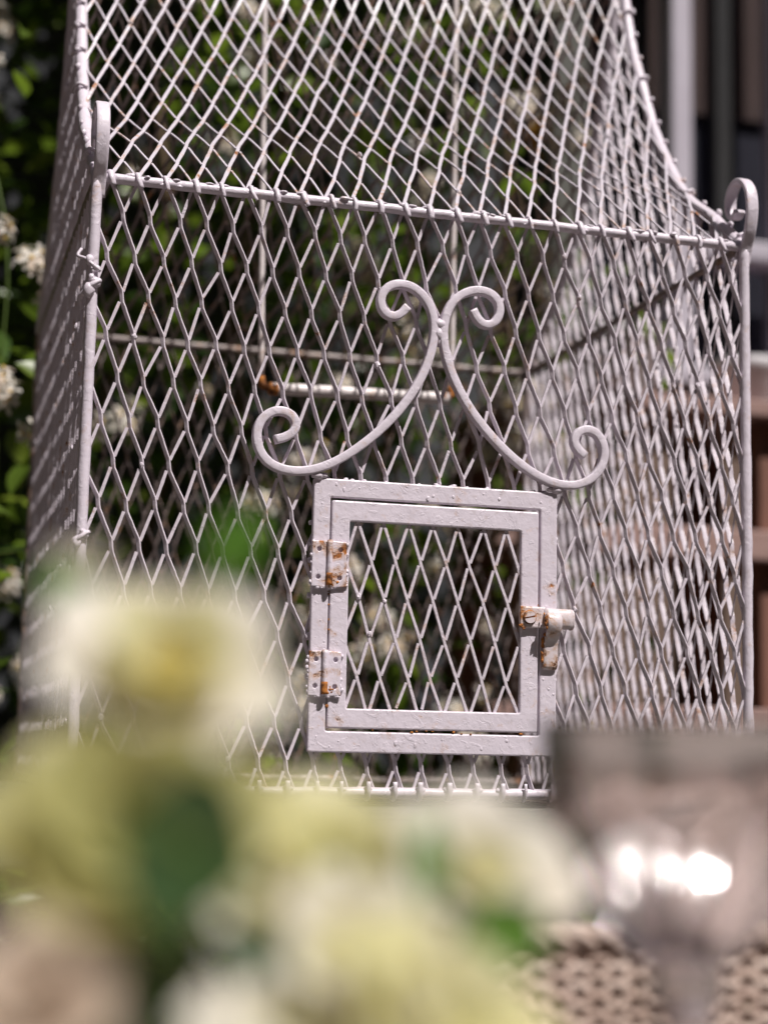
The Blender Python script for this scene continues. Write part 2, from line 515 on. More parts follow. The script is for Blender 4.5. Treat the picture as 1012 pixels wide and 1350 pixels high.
def mesh_panel(name, fmap, nmap, U, vtop, vbot, parent, mat, u0=0.0104, v0=None, inside=None,
               mirror=False, nA=(-0.9, 1.0, -0.7), nB=(0.3, 1.0, 0.65), aA=0.0016, bA=0.0007, aB=0.00118, bB=0.0008,
               offB=-0.0008, pitch=PX, q=QZ, jit=0.0008, knuckle=0.0047, lumps=0.10, vnode0=0.0):
    """expanded metal: chains of one diagonal family run through every knuckle, the short strands of the other hang between.
       fmap(u,v,n) -> point; nmap(u,v,(du,dn,dv)) -> direction; v measured upward"""
    mb = MB()
    if v0 is None: v0 = vtop
    sgn = -1 if mirror else 1
    rows = int((v0 - vbot) / (q / 2)) + 3
    up = int((vtop - v0) / (q / 2)) + 2
    nodes = {}
    ncol = int(U / pitch) + 3
    for j in range(-up, rows):
        for i in range(-ncol - rows, 2 * ncol + rows + up):
            u = u0 + i * pitch + sgn * j * pitch / 2
            if u < -pitch or u > U + pitch: continue
            nodes[(i, j)] = (u + rng.normal(0, jit), v0 + vnode0 - j * q / 2 + rng.normal(0, jit))
    def ok(u, v):
        return (0.0 <= u <= U) and (vbot <= v <= vtop) and (inside is None or inside(u, v))
    def lay(uv, a, b, ndir, off):
        run = []
        runs = []
        for (u, v) in uv:
            if ok(u, v): run.append((u, v))
            else:
                if len(run) > 1: runs.append(run)
                run = []
        if len(run) > 1: runs.append(run)
        for r in runs:
            P = np.array([fmap(u, v, off) for u, v in r])
            Nn = np.array([nmap(u, v, ndir) for u, v in r])
            k = len(P)
            wa = a * (1 + rng.normal(0, 0.05, k)); wb = b * (1 + rng.normal(0, 0.05, k))
            mb.sweep(P, wa, wb, Nn, 8, 0.28)
    kk = knuckle
    # chains
    starts = [key for key in nodes if (key[0], key[1] - 1) not in nodes]
    for (i, j) in starts:
        uv = []
        jj = j
        while (i, jj) in nodes:
            u, v = nodes[(i, jj)]
            uv += [(u - sgn * 0.0007, v + kk), (u - sgn * 0.0002, v + kk * 0.4), (u + sgn * 0.0002, v - kk * 0.4), (u + sgn * 0.0007, v - kk)]
            if (i, jj + 1) in nodes:
                u2, v2 = nodes[(i, jj + 1)]
                a = np.array((u + sgn * 0.0007, v - kk)); b = np.array((u2 - sgn * 0.0007, v2 + kk))
                for t in (0.18, 0.36, 0.54, 0.7, 0.85):
                    w = t
                    uv.append(tuple(a * (1 - w) + b * w))
            jj += 1
        lay(uv, aA, bA, nA, 0.0)
    # short strands
    for (i, j), (u, v) in nodes.items():
        k2 = (i - sgn, j + 1)
        if k2 not in nodes: continue
        u2, v2 = nodes[k2]
        a = np.array((u - sgn * 0.0014, v - kk * 0.85)); b = np.array((u2 + sgn * 0.0009, v2 + kk * 0.85))
        uv = [tuple(a * (1 - t) + b * t) for t in (0, 0.2, 0.4, 0.6, 0.8, 1.0)]
        lay(uv, aB, bB, nB, offB)
    # paint runs and weld lumps at knuckles
    for (i, j), (u, v) in nodes.items():
        if ok(u, v) and rng.random() < lumps:
            r = 0.0014 + 0.0010 * rng.random()
            mb.blob(fmap(u + rng.normal(0, 0.0006), v + rng.normal(0, 0.003), 0.0006), r, (1, 1, 1.3))
    o = mb.build(name, mat, parent, False, kind='stuff')
    return o

DX0, DX1, DZ0, DZ1 = 0.1667, 0.3575, 0.0284, 0.2281
def front_inside(u, v):
    return not (DX0 + 0.004 < u < DX1 - 0.004 and DZ0 + 0.004 < v < DZ1 - 0.004)
# front wall: u = x, v = z, outward -y
fm = lambda u, v, n: (u, -n - 0.0012 * math.sin(u * 23 + v * 17) * math.sin(v * 9 + 1) , v)
nm = lambda u, v, d: (d[0], -d[1], d[2])
mesh_panel('front_mesh', fm, nm, W, H, 0.0, cage, 'paint_mesh', inside=front_inside, lumps=0.05, vnode0=0.003)
# back wall, seen from inside
fmb = lambda u, v, n: (u, D + n, v)
nmb = lambda u, v, d: (d[0], -abs(d[1]), d[2])
mesh_panel('back_mesh', fmb, nmb, W, H, 0.0, cage, 'paint_shaded', lumps=0.03, nA=(-0.9, 1, -0.3), nB=(-0.9, 1, -0.3), aA=0.0013, bA=0.0006, aB=0.0010, bB=0.0005)
# left wall (outside visible): u = y
def side_inside(u, v):
    return v < prof_z(u) - 0.002
fml = lambda u, v, n: (-n, u, v)
nml = lambda u, v, d: (-d[1], d[0], d[2])
mesh_panel('side_mesh', fml, nml, D, 0.84, 0.0, cage, 'paint_mesh', u0=0.009, v0=H, inside=side_inside, nA=(-1.0, 0.45, 0.2), nB=(0.3, 1.0, -0.3), aA=0.0020, bA=0.0007, aB=0.0011, bB=0.0006, lumps=0.05)
fmr = lambda u, v, n: (W + n, u, v)
nmr = lambda u, v, d: (-abs(d[1]), d[0], d[2])
mesh_panel('side_mesh', fmr, nmr, D, 0.84, 0.0, cage, 'paint_mesh', u0=0.006, v0=H, inside=side_inside, mirror=True, nA=(-1.0, 0.4, 0.3), nB=(0.3, 1.0, -0.3), aA=0.0019, bA=0.0007, aB=0.0009, bB=0.0005, lumps=0.05)
# roof sheets
SL = float(arc[-1])
RV = 0.488
def roof_s(v):
    return min(SL, 1.06 * v - 0.11 * v * v)      # the sheet is stretched more towards the eave
def bulge(u, s_):
    return 0.022 * math.sin(math.pi * min(1.0, s_ / 0.32)) * max(0.0, math.sin(math.pi * min(1, max(0, u / W)))) ** 0.4
def fr(u, v, n):
    n += bulge(u, roof_s(v))
    y, z, ny, nz = prof_at(roof_s(v)); return (u, y + ny * n, z + nz * n)
def nr(u, v, d):
    y, z, ny, nz = prof_at(roof_s(v)); return (d[0], ny * d[1] + nz * d[2], nz * d[1] - ny * d[2])
def fr2(u, v, n):
    y, z, ny, nz = prof_at(roof_s(v)); return (u, D - y - ny * n, z + nz * n)
def nr2(u, v, d):
    y, z, ny, nz = prof_at(roof_s(v)); return (d[0], -(ny * d[1] + nz * d[2]), nz * d[1] - ny * d[2])
mesh_panel('roof_mesh', fr, nr, W, RV, 0.0, cage, 'paint_roof', v0=RV - 0.004, mirror=True, nA=(0.15, 1, 0.1), nB=(0, 1, 0.1), aA=0.0014, bA=0.0008, aB=0.0009, bB=0.0006, lumps=0.03, knuckle=0.003, jit=0.0004, u0=0.0104, q=0.0600)
mesh_panel('roof_mesh', fr2, nr2, W, RV, 0.0, cage, 'paint_shaded', v0=RV - 0.004, mirror=True, nA=(0.15, 1, 0.1), nB=(0, 1, 0.1), aA=0.0016, bA=0.0006, aB=0.0011, bB=0.0006, lumps=0.02, u0=0.0104, q=0.0600)

# rods: posts, rails, roof edge rods
def rod(name, a, b, r=0.0044, n=36, wob=0.00035, parent=cage, mat='paint', sides=10):
    mb = MB()
    a = np.array(a, float); b = np.array(b, float)
    t = np.linspace(0, 1, n)[:, None]
    P = a * (1 - t) + b * t + rng.normal(0, wob * 0.5, (n, 3))
    R = r * (1 + rng.normal(0, 0.045 if parent is cage else 0.012, n))
    d = b - a
    ref = (0, 0, 1.0) if abs(d[2]) < 0.7 * np.linalg.norm(d) else (0, -1.0, 0)
    mb.sweep(P, R, R, ref, sides)
    return mb.build(name, mat, parent)
for x in (0.0, W):
    for y in (0.0, D):
        rod('corner_post', (x, y, -0.008), (x, y, H + 0.004), 0.0043, mat='paint' if y == 0 else 'paint_shaded')
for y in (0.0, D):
    rod('eave_rail', (0, y, H), (W, y, H), 0.0039, mat='paint' if y == 0 else 'paint_shaded')
    rod('bottom_rail', (0, y, 0.0), (W, y, 0.0), 0.0039, mat='paint' if y == 0 else 'paint_shaded')
for x in (0.0, W):
    rod('eave_rail', (x, 0, H), (x, D, H), 0.0030, mat='paint_shaded')
    rod('bottom_rail', (x, 0, 0.0), (x, D, 0.0), 0.0039, mat='paint_shaded')
    for sgn in (0, 1):
        mb = MB()
        P = [(x, (y if sgn == 0 else D - y), z) for y, z in prof]
        mb.sweep(P, 0.0052 * (1 + rng.normal(0, .05, len(P))), 0.0042, (0, -0.7, 0.7) if sgn == 0 else (0, 0.7, 0.7), 10)
        mb.build('roof_edge_rod', 'paint', cage)
rod('ridge_rail', (0, D / 2, 0.845), (W, D / 2, 0.845), 0.0046)

bbox('bounce_sheet', (0.004, 0.005, -0.0085), (W - 0.004, D - 0.005, -0.0055), 'bounce_dark', cage, 0.0008)  # added dark sheet, keeps the sunlit bench from bouncing light into the cage
# the mesh ends folded over the rails and posts, thick with paint
mb = MB()
r0 = 0.0041
k = 0
while 0.0104 + k * PX < W - 0.004:
    x = 0.0104 + k * PX + rng.normal(0, 0.0006)
    s = rng.uniform(0.75, 1.35)
    x += rng.normal(0, 0.0009); dx_ = rng.normal(0, 0.0016)
    P = [(x + 0.002 + dx_, -r0 - 0.0008, H - 0.0065), (x + 0.001, -r0 - 0.0013, H - 0.001), (x, -0.0028, H + r0 + 0.0004), (x - 0.001, 0.0018, H + r0 + 0.0008), (x - 0.0018 - dx_, r0 + 0.001, H + 0.002)]
    mb.sweep(smooth_path(P, 3), 0.0018 * s, 0.0010 * s, (0, -0.7, 0.7), 8)
    if rng.random() < 0.8:
        mb.blob((x + rng.normal(0, 0.002), -0.0005, H + r0 * 0.75), 0.0024 * s, (1.5, 1, 0.8))
    for _ in range(rng.integers(0, 4)):
        mb.blob((x + rng.uniform(-0.009, 0.009), -0.001 - 0.003 * rng.random(), H + r0 * 0.7), rng.uniform(0.0012, 0.0024), (1.8, 0.9, 0.7))
    if rng.random() < 0.5:
        mb.blob((x + rng.normal(0, 0.004), -r0 * 0.7, H - r0 * 0.4), 0.0015 * s, (1.4, 0.8, 1.0))
    # bottom rail
    P = [(x, -r0 - 0.001, 0.008), (x, -r0 - 0.0014, 0.001), (x, -0.002, -r0 - 0.0006), (x, 0.003, -r0 - 0.0004)]
    mb.sweep(smooth_path(P, 3), 0.0015 * s, 0.0009 * s, (0, -0.9, -0.3), 8)
    mb.blob((x + rng.normal(0, 0.001), -0.002, r0 * 0.6), 0.0024 * s, (1.3, 1, 0.8))
    k += 1
mb.build('folded_mesh_ends', 'paint', cage, kind='stuff')
mb = MB()
for px_, sx in ((0.0, -1), (W, 1)):
    z = 0.02
    while z < H - 0.01:
        zz = z + rng.normal(0, 0.006)
        z += QZ / 2
        s = rng.uniform(0.7, 1.3)
        fl = 1 if rng.random() < 0.55 else -1
        if rng.random() < 0.8: continue
        # twisted strand end hugging the outside of the post
        L_ = rng.uniform(0.35, 1.0)
        P = [(px_ - sx * 0.005, -0.005, zz - 0.008 * fl), (px_ + sx * 0.001, -0.0062, zz - 0.004 * fl), (px_ + sx * 0.0058, -0.003, zz + 0.001 * fl),
             (px_ + sx * (0.0062 + 0.005 * rng.random()), 0.001, zz + 0.009 * fl * L_), (px_ + sx * (0.0050 + 0.004 * rng.random()), 0.003, zz + 0.022 * fl * L_)]
        mb.sweep(smooth_path(P, 4), 0.0017 * s * np.linspace(1.15, 0.8, 17), 0.0014 * s, (sx, -0.5, 0), 8)
        mb.blob((px_ + sx * 0.0030, -0.0040, zz), 0.0034 * s, (1, 0.9, 1.5))
        mb.blob((px_ - sx * 0.002, -0.0046, zz - 0.006 * fl), 0.0026 * s, (1.3, 0.8, 1.2))
        if rng.random() < 0.6:
            mb.blob((px_ + sx * 0.005 * rng.random(), -0.0052, zz + rng.uniform(-.012, .012)), 0.0017 * s, (1, .8, 1.2))
    for kk_ in range(0, 34, 2):      # along the curved roof edge
        s_ = 0.01 + kk_ * 0.0145 + rng.normal(0, 0.002)
        y, z, ny, nz = prof_at(min(s_, SL))
        mb.blob((px_ + sx * 0.004, y + ny * 0.004, z + nz * 0.004), 0.0024 * rng.uniform(.6, 1.2), (0.9, 1.1, 1.3))
        if rng.random() < 0.3:
            P = [(px_ - sx * 0.003, y + ny * 0.005, z + nz * 0.005), (px_ + sx * 0.004, y + ny * 0.0055, z + nz * 0.0055 + 0.002), (px_ + sx * 0.007, y, z + 0.003), (px_ + sx * 0.0075, y + 0.006, z + 0.001)]
            mb.sweep(smooth_path(P, 3), 0.0015, 0.0013, (sx, -0.5, 0.3), 6)
mb.build('folded_mesh_ends', 'paint', cage, kind='stuff')

# corner curls, in the planes of the side walls
CURL = [(0.001, 0.4255), (-0.004, 0.4396), (-0.0125, 0.4527), (-0.0175, 0.4700), (-0.0140, 0.4870), (-0.001, 0.4985), (0.0150, 0.5005), (0.0265, 0.4930),
        (0.0290, 0.4815), (0.0235, 0.4730), (0.0150, 0.4715), (0.0090, 0.4750)]
for x in (0.0015, W + 0.0005):
    mb = MB()
    C2 = smooth_path(CURL, 5)
    P = [(x, 0.002 + (y - 0.002) * 0.8, 0.4255 + (z - 0.4255) * 0.96) for y, z in C2]
    mb.sweep(P, 0.0021, 0.0050, (1, 0, 0), 12, 0.4)
    mb.build('corner_curl', 'paint', cage)

# scrollwork over the door
LS = [(0.1361,0.2539),(0.1437,0.2552),(0.1495,0.2585),(0.1527,0.2638),(0.1521,0.2688),(0.1490,0.2737),(0.1431,0.2766),(0.1365,0.2764),(0.1300,0.2738),(0.1251,0.2691),(0.1216,0.2623),(0.1215,0.2536),(0.1236,0.2451),(0.1282,0.2382),(0.1348,0.2336),(0.1437,0.2308),(0.1554,0.2306),(0.1670,0.2328),(0.1787,0.2379),(0.1904,0.2452),(0.2022,0.2541),(0.2140,0.2645),(0.2243,0.2748),(0.2347,0.2875),(0.2436,0.3016),(0.2503,0.3141),(0.2547,0.3288),(0.2571,0.3426),(0.2574,0.3517),(0.2549,0.3613),(0.2509,0.3693),(0.2446,0.3763),(0.2361,0.3804),(0.2276,0.3811),(0.2192,0.3785),(0.2140,0.3727),(0.2118,0.3649),(0.2143,0.3576),(0.2197,0.3529),(0.2258,0.3524),(0.2311,0.3562),(0.2348,0.3625)]
RS = [(0.2867,0.3650),(0.2892,0.3583),(0.2940,0.3526),(0.3003,0.3521),(0.3066,0.3561),(0.3101,0.3641),(0.3096,0.3717),(0.3055,0.3782),(0.2976,0.3816),(0.2889,0.3817),(0.2803,0.3789),(0.2725,0.3736),(0.2672,0.3663),(0.2642,0.3576),(0.2628,0.3476),(0.2634,0.3371),(0.2655,0.3251),(0.2703,0.3135),(0.2767,0.3004),(0.2847,0.2875),(0.2942,0.2761),(0.3052,0.2649),(0.3163,0.2544),(0.3290,0.2454),(0.3418,0.2380),(0.3545,0.2335),(0.3673,0.2325),(0.3785,0.2350),(0.3882,0.2409),(0.3946,0.2505),(0.3970,0.2605),(0.3954,0.2704),(0.3897,0.2776),(0.3824,0.2806),(0.3751,0.2792),(0.3695,0.2739),(0.3684,0.2677),(0.3711,0.2618),(0.3792,0.2578)]
for nm_, PTS in (('scroll', LS), ('scroll', RS)):
    P2 = np.array(PTS, float)
    for _ in range(2):        # relax the tracing
        P2[1:-1] = 0.25 * P2[:-2] + 0.5 * P2[1:-1] + 0.25 * P2[2:]
    C2 = smooth_path(P2, 4)
    mb = MB()
    mb.sweep([(x, -0.0068, z) for x, z in C2], 0.0033 * (1 + rng.normal(0, .015, len(C2))), 0.0038, (0, -1, 0), 12, 0.3)
    mb.build(nm_, 'paint', cage)
mb = MB()
for c, r, s in (((0.2602, -0.0078, 0.3510), 0.0050, (1.0, 0.8, 0.9)), ((0.2601, -0.0076, 0.3440), 0.0048, (0.95, 0.8, 1.5)), ((0.2603, -0.0072, 0.338), 0.0030, (0.8, .9, 1.4)),
                ((0.1690, -0.0060, 0.2295), 0.0035, (1.3, 1, .8)), ((0.174, -0.0055, 0.2300), 0.0026, (1.3, 1, .8)), ((0.357, -0.0060, 0.2300), 0.0036, (1.4, 1, .8)), ((0.352, -0.0055, 0.2305), 0.0026, (1.3, 1, .8))):
    mb = MB(); mb.blob(c, r, s); mb.build('weld', 'paint', cage)
# welds where the mesh meets the frame top and sides
mb = MB()
for i in range(14):
    x = DX0 + 0.006 + rng.random() * (DX1 - DX0 - 0.012)
    mb = MB(); mb.blob((x, -0.0008, DZ1 + rng.uniform(0, 0.001)), rng.uniform(0.0009, 0.0016), (1.4, 1, 1.0)); mb.build('weld', 'paint', cage)
for i in range(14):
    mb = MB(); mb.blob(((DX0 - 0.0008, DX1 + 0.0008)[i % 2], -0.001, rng.uniform(DZ0, DZ1)), rng.uniform(0.0009, 0.0018), (1, 1, 1.5)); mb.build('weld', 'paint', cage)

# door frame fixed to the cage
def ring(name, ox0, ox1, oz0, oz1, ix0, ix1, iz0, iz1, y0, y1, mat, parent, bev=0.0011):
    R = 0.0016
    def rr(x0, x1, z0, z1, r):
        L = []
        for cx, cz, a0 in ((x1 - r, z1 - r, 0), (x0 + r, z1 - r, 90), (x0 + r, z0 + r, 180), (x1 - r, z0 + r, 270)):
            for k in range(4):
                a = math.radians(a0 + k * 30); L.append((cx + r * math.cos(a), cz + r * math.sin(a)))
        return L
    bm = bmesh.new()
    lo = rr(ox0, ox1, oz0, oz1, R); li = rr(ix0, ix1, iz0, iz1, 0.0013)
    vo = [[bm.verts.new((x, y, z)) for x, z in lo] for y in (y0, y1)]
    vi = [[bm.verts.new((x, y, z)) for x, z in li] for y in (y0, y1)]
    n = len(lo)
    for i in range(n):
        j = (i + 1) % n
        bm.faces.new((vo[0][i], vo[0][j], vi[0][j], vi[0][i]))
        bm.faces.new((vo[1][j], vo[1][i], vi[1][i], vi[1][j]))
        bm.faces.new((vo[0][j], vo[0][i], vo[1][i], vo[1][j]))
        bm.faces.new((vi[0][i], vi[0][j], vi[1][j], vi[1][i]))
    bmesh.ops.recalc_face_normals(bm, faces=bm.faces[:])
    ed = [e for e in bm.edges if abs(e.verts[0].co.y - y0) < 1e-7 and abs(e.verts[1].co.y - y0) < 1e-7 and e.calc_face_angle(0) > 1.0]
    bmesh.ops.bevel(bm, geom=ed, offset=bev, segments=2, affect='EDGES', profile=0.5)
    return from_bm(name, bm, mat, parent)
ring('door_frame', DX0, DX1, DZ0, DZ1, 0.1796, 0.3440, 0.0437, 0.2142, -0.0062, -0.0018, 'paint', cage)
door = ring('door', 0.1806, 0.3424, 0.0458, 0.2122, 0.1945, 0.3284, 0.0602, 0.1972, -0.0066, -0.0022, 'paint', cage)
tag(door, 'small hinged door with its own mesh panel')
def door_in(u, v): return True
fmd = lambda u, v, n: (u + 0.192, -0.0034 - n, v + 0.057)
mesh_panel('door_mesh', fmd, nm, 0.139, 0.1438, 0.0, door, 'paint_mesh', u0=0.0098, v0=0.1400, aA=0.00115, bA=0.0010, aB=0.00115, bB=0.0010, offB=0.0, nA=(-0.1, 1, 0.2), nB=(0.1, 1, 0.3), pitch=0.0194, q=0.0570, knuckle=0.0024, lumps=0.10)
# runs of thick paint on the frames
mb = MB()
for i in range(40):
    side = random.choice('tblr')
    if side in 'tb':
        x = random.uniform(DX0 + 0.004, DX1 - 0.004); z = (DZ1 - random.uniform(0.002, 0.012)) if side == 't' else (DZ0 + random.uniform(0.002, 0.013))
    else:
        x = (DX0 + random.uniform(0.002, 0.011)) if side == 'l' else (DX1 - random.uniform(0.002, 0.012)); z = random.uniform(DZ0 + 0.004, DZ1 - 0.004)
    mb.blob((x, -0.0062, z), random.uniform(0.0005, 0.0013), (1.1, 0.3, random.uniform(0.9, 2.2)))
mb.build('paint_runs', 'paint', cage, kind='stuff')

# rust creeping out of the joint round the door
mb = MB()
for i in range(30):
    if i < 10:
        x, z = rng.uniform(0.182, 0.342), 0.0446 + rng.normal(0, 0.0005)
    elif i < 20:
        x, z = 0.1801 + rng.normal(0, 0.0004), rng.uniform(0.046, 0.16)
    else:
        x, z = 0.3300 + rng.uniform(0, 0.012), 0.1425 + rng.normal(0, 0.0007)
    mb.blob((x, -0.0061, z), rng.uniform(0.0004, 0.0010), (rng.uniform(0.8, 2.4), 0.5, rng.uniform(0.6, 1.6)))
mb.build('rust_specks', 'rust', cage, kind='stuff')

# hinges
def hinge(z0, z1, xl, xr, xp):
    y0, y1 = -0.0092, -0.0068
    zc = (z0 + z1) / 2
    hl = plate('hinge', [(xl, z0), (xp - 0.0012, z0 - 0.0004), (xp - 0.0012, z1), (xl + 0.0004, z1 - 0.0003)],
               [circle(xl + 0.0052, z0 + 0.0070, 0.0017), circle(xl + 0.0056, z1 - 0.0062, 0.0017)], y0, y1, 'paint_hinge', cage, 0.0006)
    plate('hinge_leaf', [(xp + 0.0018, z0 - 0.0006), (xr, z0 + 0.0004), (xr - 0.0003, z1 - 0.0006), (xp + 0.0018, z1)],
          [circle(xp + 0.0078, z0 + 0.0066, 0.0017), circle(xp + 0.0082, z1 - 0.0064, 0.0017)], y0, y1, 'paint_hinge', hl, 0.0006)
    mb = MB()
    n = 14
    zz = np.linspace(z0 - 0.0008, z1 + 0.0006, n)
    mb.sweep([(xp, -0.0100, z) for z in zz], 0.0021 * (1 + rng.normal(0, .04, n)), 0.0021, (0, -1, 0), 12)
    mb.build('hinge_pin', 'paint_hinge', hl)
    mb = MB()
    mb.sweep([(xp, -0.0100, z) for z in np.linspace(z0 + 0.001, z0 + 0.010, 5)], 0.00235, 0.00235, (0, -1, 0), 12)
    for _ in range(6):
        mb.blob((xp + rng.uniform(0.002, 0.008), -0.0091, z0 + rng.uniform(0.001, 0.008)), rng.uniform(0.0006, 0.0012), (1.2, 0.5, 1))
    mb.build('rust_patch', 'rust', hl)
    mb = MB()
    for _ in range(16):
        mb.blob((random.choice((xl, xr)) + rng.normal(0, .0006), -0.0078, rng.uniform(z0, z1)), rng.uniform(0.0007, 0.0014), (1, 0.9, 1.3))
    for _ in range(12):
        mb.blob((rng.uniform(xl, xr), -0.0082, z0 - rng.uniform(0, .0008)), rng.uniform(0.0006, 0.0015), (1.2, 0.8, 1))
    mb.build('paint_runs', 'paint', hl, kind='stuff')
hinge(0.1478, 0.1815, 0.1656, 0.1922, 0.1790)
hinge(0.0688, 0.1012, 0.1652, 0.1898, 0.1772)

# latch
latch = plate('latch', [(0.3268, 0.1238), (0.3470, 0.1238), (0.3470, 0.1398), (0.3268, 0.1402)], [], -0.0105, -0.0068, 'paint_latch', cage, 0.0012)
mb = MB()   # barrel reaching past the frame
n = 9
X = np.linspace(0.3462, 0.3672, n)
mb.sweep([(x, -0.0092, 0.1312) for x in X], 0.0080 * (1 - 0.04 * np.linspace(0, 1, n)), 0.0058, (0, -1, 0), 14, 0.7)
mb.sweep([(x, -0.0092, 0.1310) for x in (0.3672, 0.3682, 0.3690)], [0.0080, 0.0079, 0.0070], [0.0056, 0.0056, 0.005], (0, -1, 0), 14, 0.7)
mb.build('barrel', 'paint_latch', latch)
mb = MB()   # folded tongue hanging over the frame
T = smooth_path([(-0.0150, 0.1342), (-0.0176, 0.1318), (-0.0184, 0.1270), (-0.0160, 0.1215), (-0.0118, 0.1165), (-0.0098, 0.1110), (-0.0092, 0.1040), (-0.0088, 0.0962), (-0.0070, 0.0940)], 4)
mb.sweep([(0.3512, y, z) for y, z in T], 0.0058, 0.0014, (0, -1, 0.2), 12, 0.5)
mb.build('tongue', 'paint_latch', latch)
mb = MB()   # rust eating the tongue's inner edge
for _ in range(26):
    t = T[rng.integers(0, len(T) - 6)]
    mb.blob((0.3448 + rng.normal(0, 0.0007), t[0] + 0.0002, t[1]), rng.uniform(0.0006, 0.0014), (0.8, 1, 1.6))
for _ in range(10):
    mb.blob((0.3285 + rng.normal(0, 0.0012), -0.0103, 0.1250 + rng.normal(0, 0.0009)), rng.uniform(0.0005, 0.0011), (1.3, 0.5, 1))
mb.build('rust_patch', 'rust', latch)
# slotted screw
scx, scz = 0.3340, 0.1318
mb = MB()
mb.sweep([(scx, y, scz) for y in (-0.0100, -0.0112)], 0.0054, 0.0054, (0, 0, 1), 24)
mb.build('screw_washer', 'rust', latch)
slot = math.radians(12)
bm = bmesh.new()
for sgn in (1, -1):
    L = []
    for kx in range(13):
        a = slot + (math.radians(7) + (math.pi - math.radians(14)) * kx / 12) * 1.0 + (0 if sgn > 0 else math.pi)
        L.append((scx + 0.0046 * math.cos(a), scz + 0.0046 * math.sin(a)))
    f = bm.faces.new([bm.verts.new((x, -0.0108, z)) for x, z in L])
    ret = bmesh.ops.extrude_face_region(bm, geom=[f])
    for v in [g for g in ret['geom'] if isinstance(g, bmesh.types.BMVert)]:
        v.co.y = -0.0124
bmesh.ops.recalc_face_normals(bm, faces=bm.faces[:])
from_bm('screw', bm, 'paint_latch', latch)

# swing inside the cage
swing = thing('perch_swing', (0.27, D / 2, 0.345), 'white perch swing with rusty ends hanging inside the cage', 'swing')
rod('hanger', (0.166, 0.2485, 0.842), (0.1765, 0.25, 0.3560), 0.0027, 20, 0.0003, swing, 'perch', 8)
rod('hanger', (0.352, 0.2485, 0.842), (0.3545, 0.25, 0.360), 0.0027, 20, 0.0003, swing, 'perch', 8)
rod('perch', (0.186, 0.25, 0.3478), (0.352, 0.25, 0.3512), 0.0056, 24, 0.0002, swing, 'perch', 14)
for xa, xb, za in ((0.1765, 0.186, 0.3476), (0.3545, 0.350, 0.352)):
    mb = MB()
    mb.sweep(smooth_path([(xa, 0.25, za + 0.010), (xa + (xb - xa) * .2, 0.25, za + 0.003), (xb, 0.25, za)], 4), 0.0036, 0.0036, (0, -1, 0), 10)
    mb.sweep([(xb - 0.002, 0.25, za), (xb + (0.006 if xb < .2 else -0.004), 0.25, za)], 0.0058, 0.0058, (0, 0, 1), 12)
    mb.build('rusty_end', 'rust', swing)

# ================================================================== BENCH under the cage
bench = thing('slatted_bench', (0.3, 0.1, GZ), 'weathered grey slatted bench under the bird cage', 'bench')
y = -0.36; kx = 0
while y < 0.62:
    bbox('slat', (-0.32 + 0.004 * rng.normal(), y, -0.032), (0.95, y + 0.061, -0.0105 + 0.0006 * rng.normal()), 'bench_wood', bench, 0.003)
    y += 0.069
for x in (-0.22, 0.3, 0.84):
    bbox('bearer', (x, -0.20, -0.060), (x + 0.045, 0.6, -0.0335), 'bench_wood', bench, 0.003)
for x in (-0.22, 0.84):
    for yy in (-0.19, 0.54):
        bbox('leg', (x - 0.003, yy, GZ), (x + 0.048, yy + 0.05, -0.0605), 'bench_wood', bench, 0.003)

# ================================================================== STAND with pots on the right
stand = thing('plant_stand', (1.0, 1.1, GZ), 'red brown timber plant stand beyond the cage, below the window', 'plant stand')
bbox('top_board', (0.70, 0.98, 0.522), (1.62, 1.13, 0.546), 'pink_wood', stand, 0.003)
bbox('top_board', (0.70, 1.134, 0.522), (1.62, 1.32, 0.546), 'pink_wood', stand, 0.003)
bbox('rail', (0.66, 0.985, 0.312), (1.62, 1.01, 0.356), 'pink_wood', stand, 0.003)
bbox('rail', (0.66, 0.985, 0.062), (1.62, 1.01, 0.10), 'pink_wood', stand, 0.003)
for x0, x1 in ((0.70, 0.76), (1.075, 1.15), (1.54, 1.60)):
    bbox('upright', (x0, 1.012, GZ), (x1, 1.05, 0.52), 'red_wood', stand, 0.003)
    bbox('upright', (x0, 1.27, GZ), (x1, 1.31, 0.52), 'red_wood', stand, 0.003)
bbox('shelf', (0.70, 1.052, 0.315), (1.62, 1.268, 0.335), 'red_wood', stand, 0.003)
bbox('shelf', (0.70, 1.052, 0.065), (1.62, 1.268, 0.085), 'red_wood', stand, 0.003)

def lathe(mb, prof_, c, n=28, facet=None):
    rows = len(prof_)
    V = []
    for r, z in prof_:
        for k in range(n):
            a = 2 * math.pi * k / n
            V.append((c[0] + r * math.cos(a), c[1] + r * math.sin(a), c[2] + z))
    F = []
    for i in range(rows - 1):
        for k in range(n):
            k2 = (k + 1) % n
            F.append((i * n + k, i * n + k2, (i + 1) * n + k2, (i + 1) * n + k))
    F.append(tuple(range(n))[::-1]); F.append(tuple(range((rows - 1) * n, rows * n)))
    mb.add(V, F)
POTP = [(0.050, 0), (0.054, 0.004), (0.068, 0.085), (0.073, 0.09), (0.074, 0.112), (0.068, 0.114), (0.064, 0.108), (0.060, 0.09), (0.04, 0.085)]
for (x, y, sc, lab) in ((0.885, 1.10, 1.0, 'pale grey flower pot on the plant stand, seen through the cage side'), (1.10, 1.09, 0.72, 'small pale grey flower pot on the plant stand, at the photo\'s right edge')):
    mb = MB(); lathe(mb, [(r * sc, z * sc) for r, z in POTP], (x, y, 0.547))
    o = mb.build('flower_pot', 'pot')
    tag(o, lab, 'flower pot', 'pots on the plant stand')

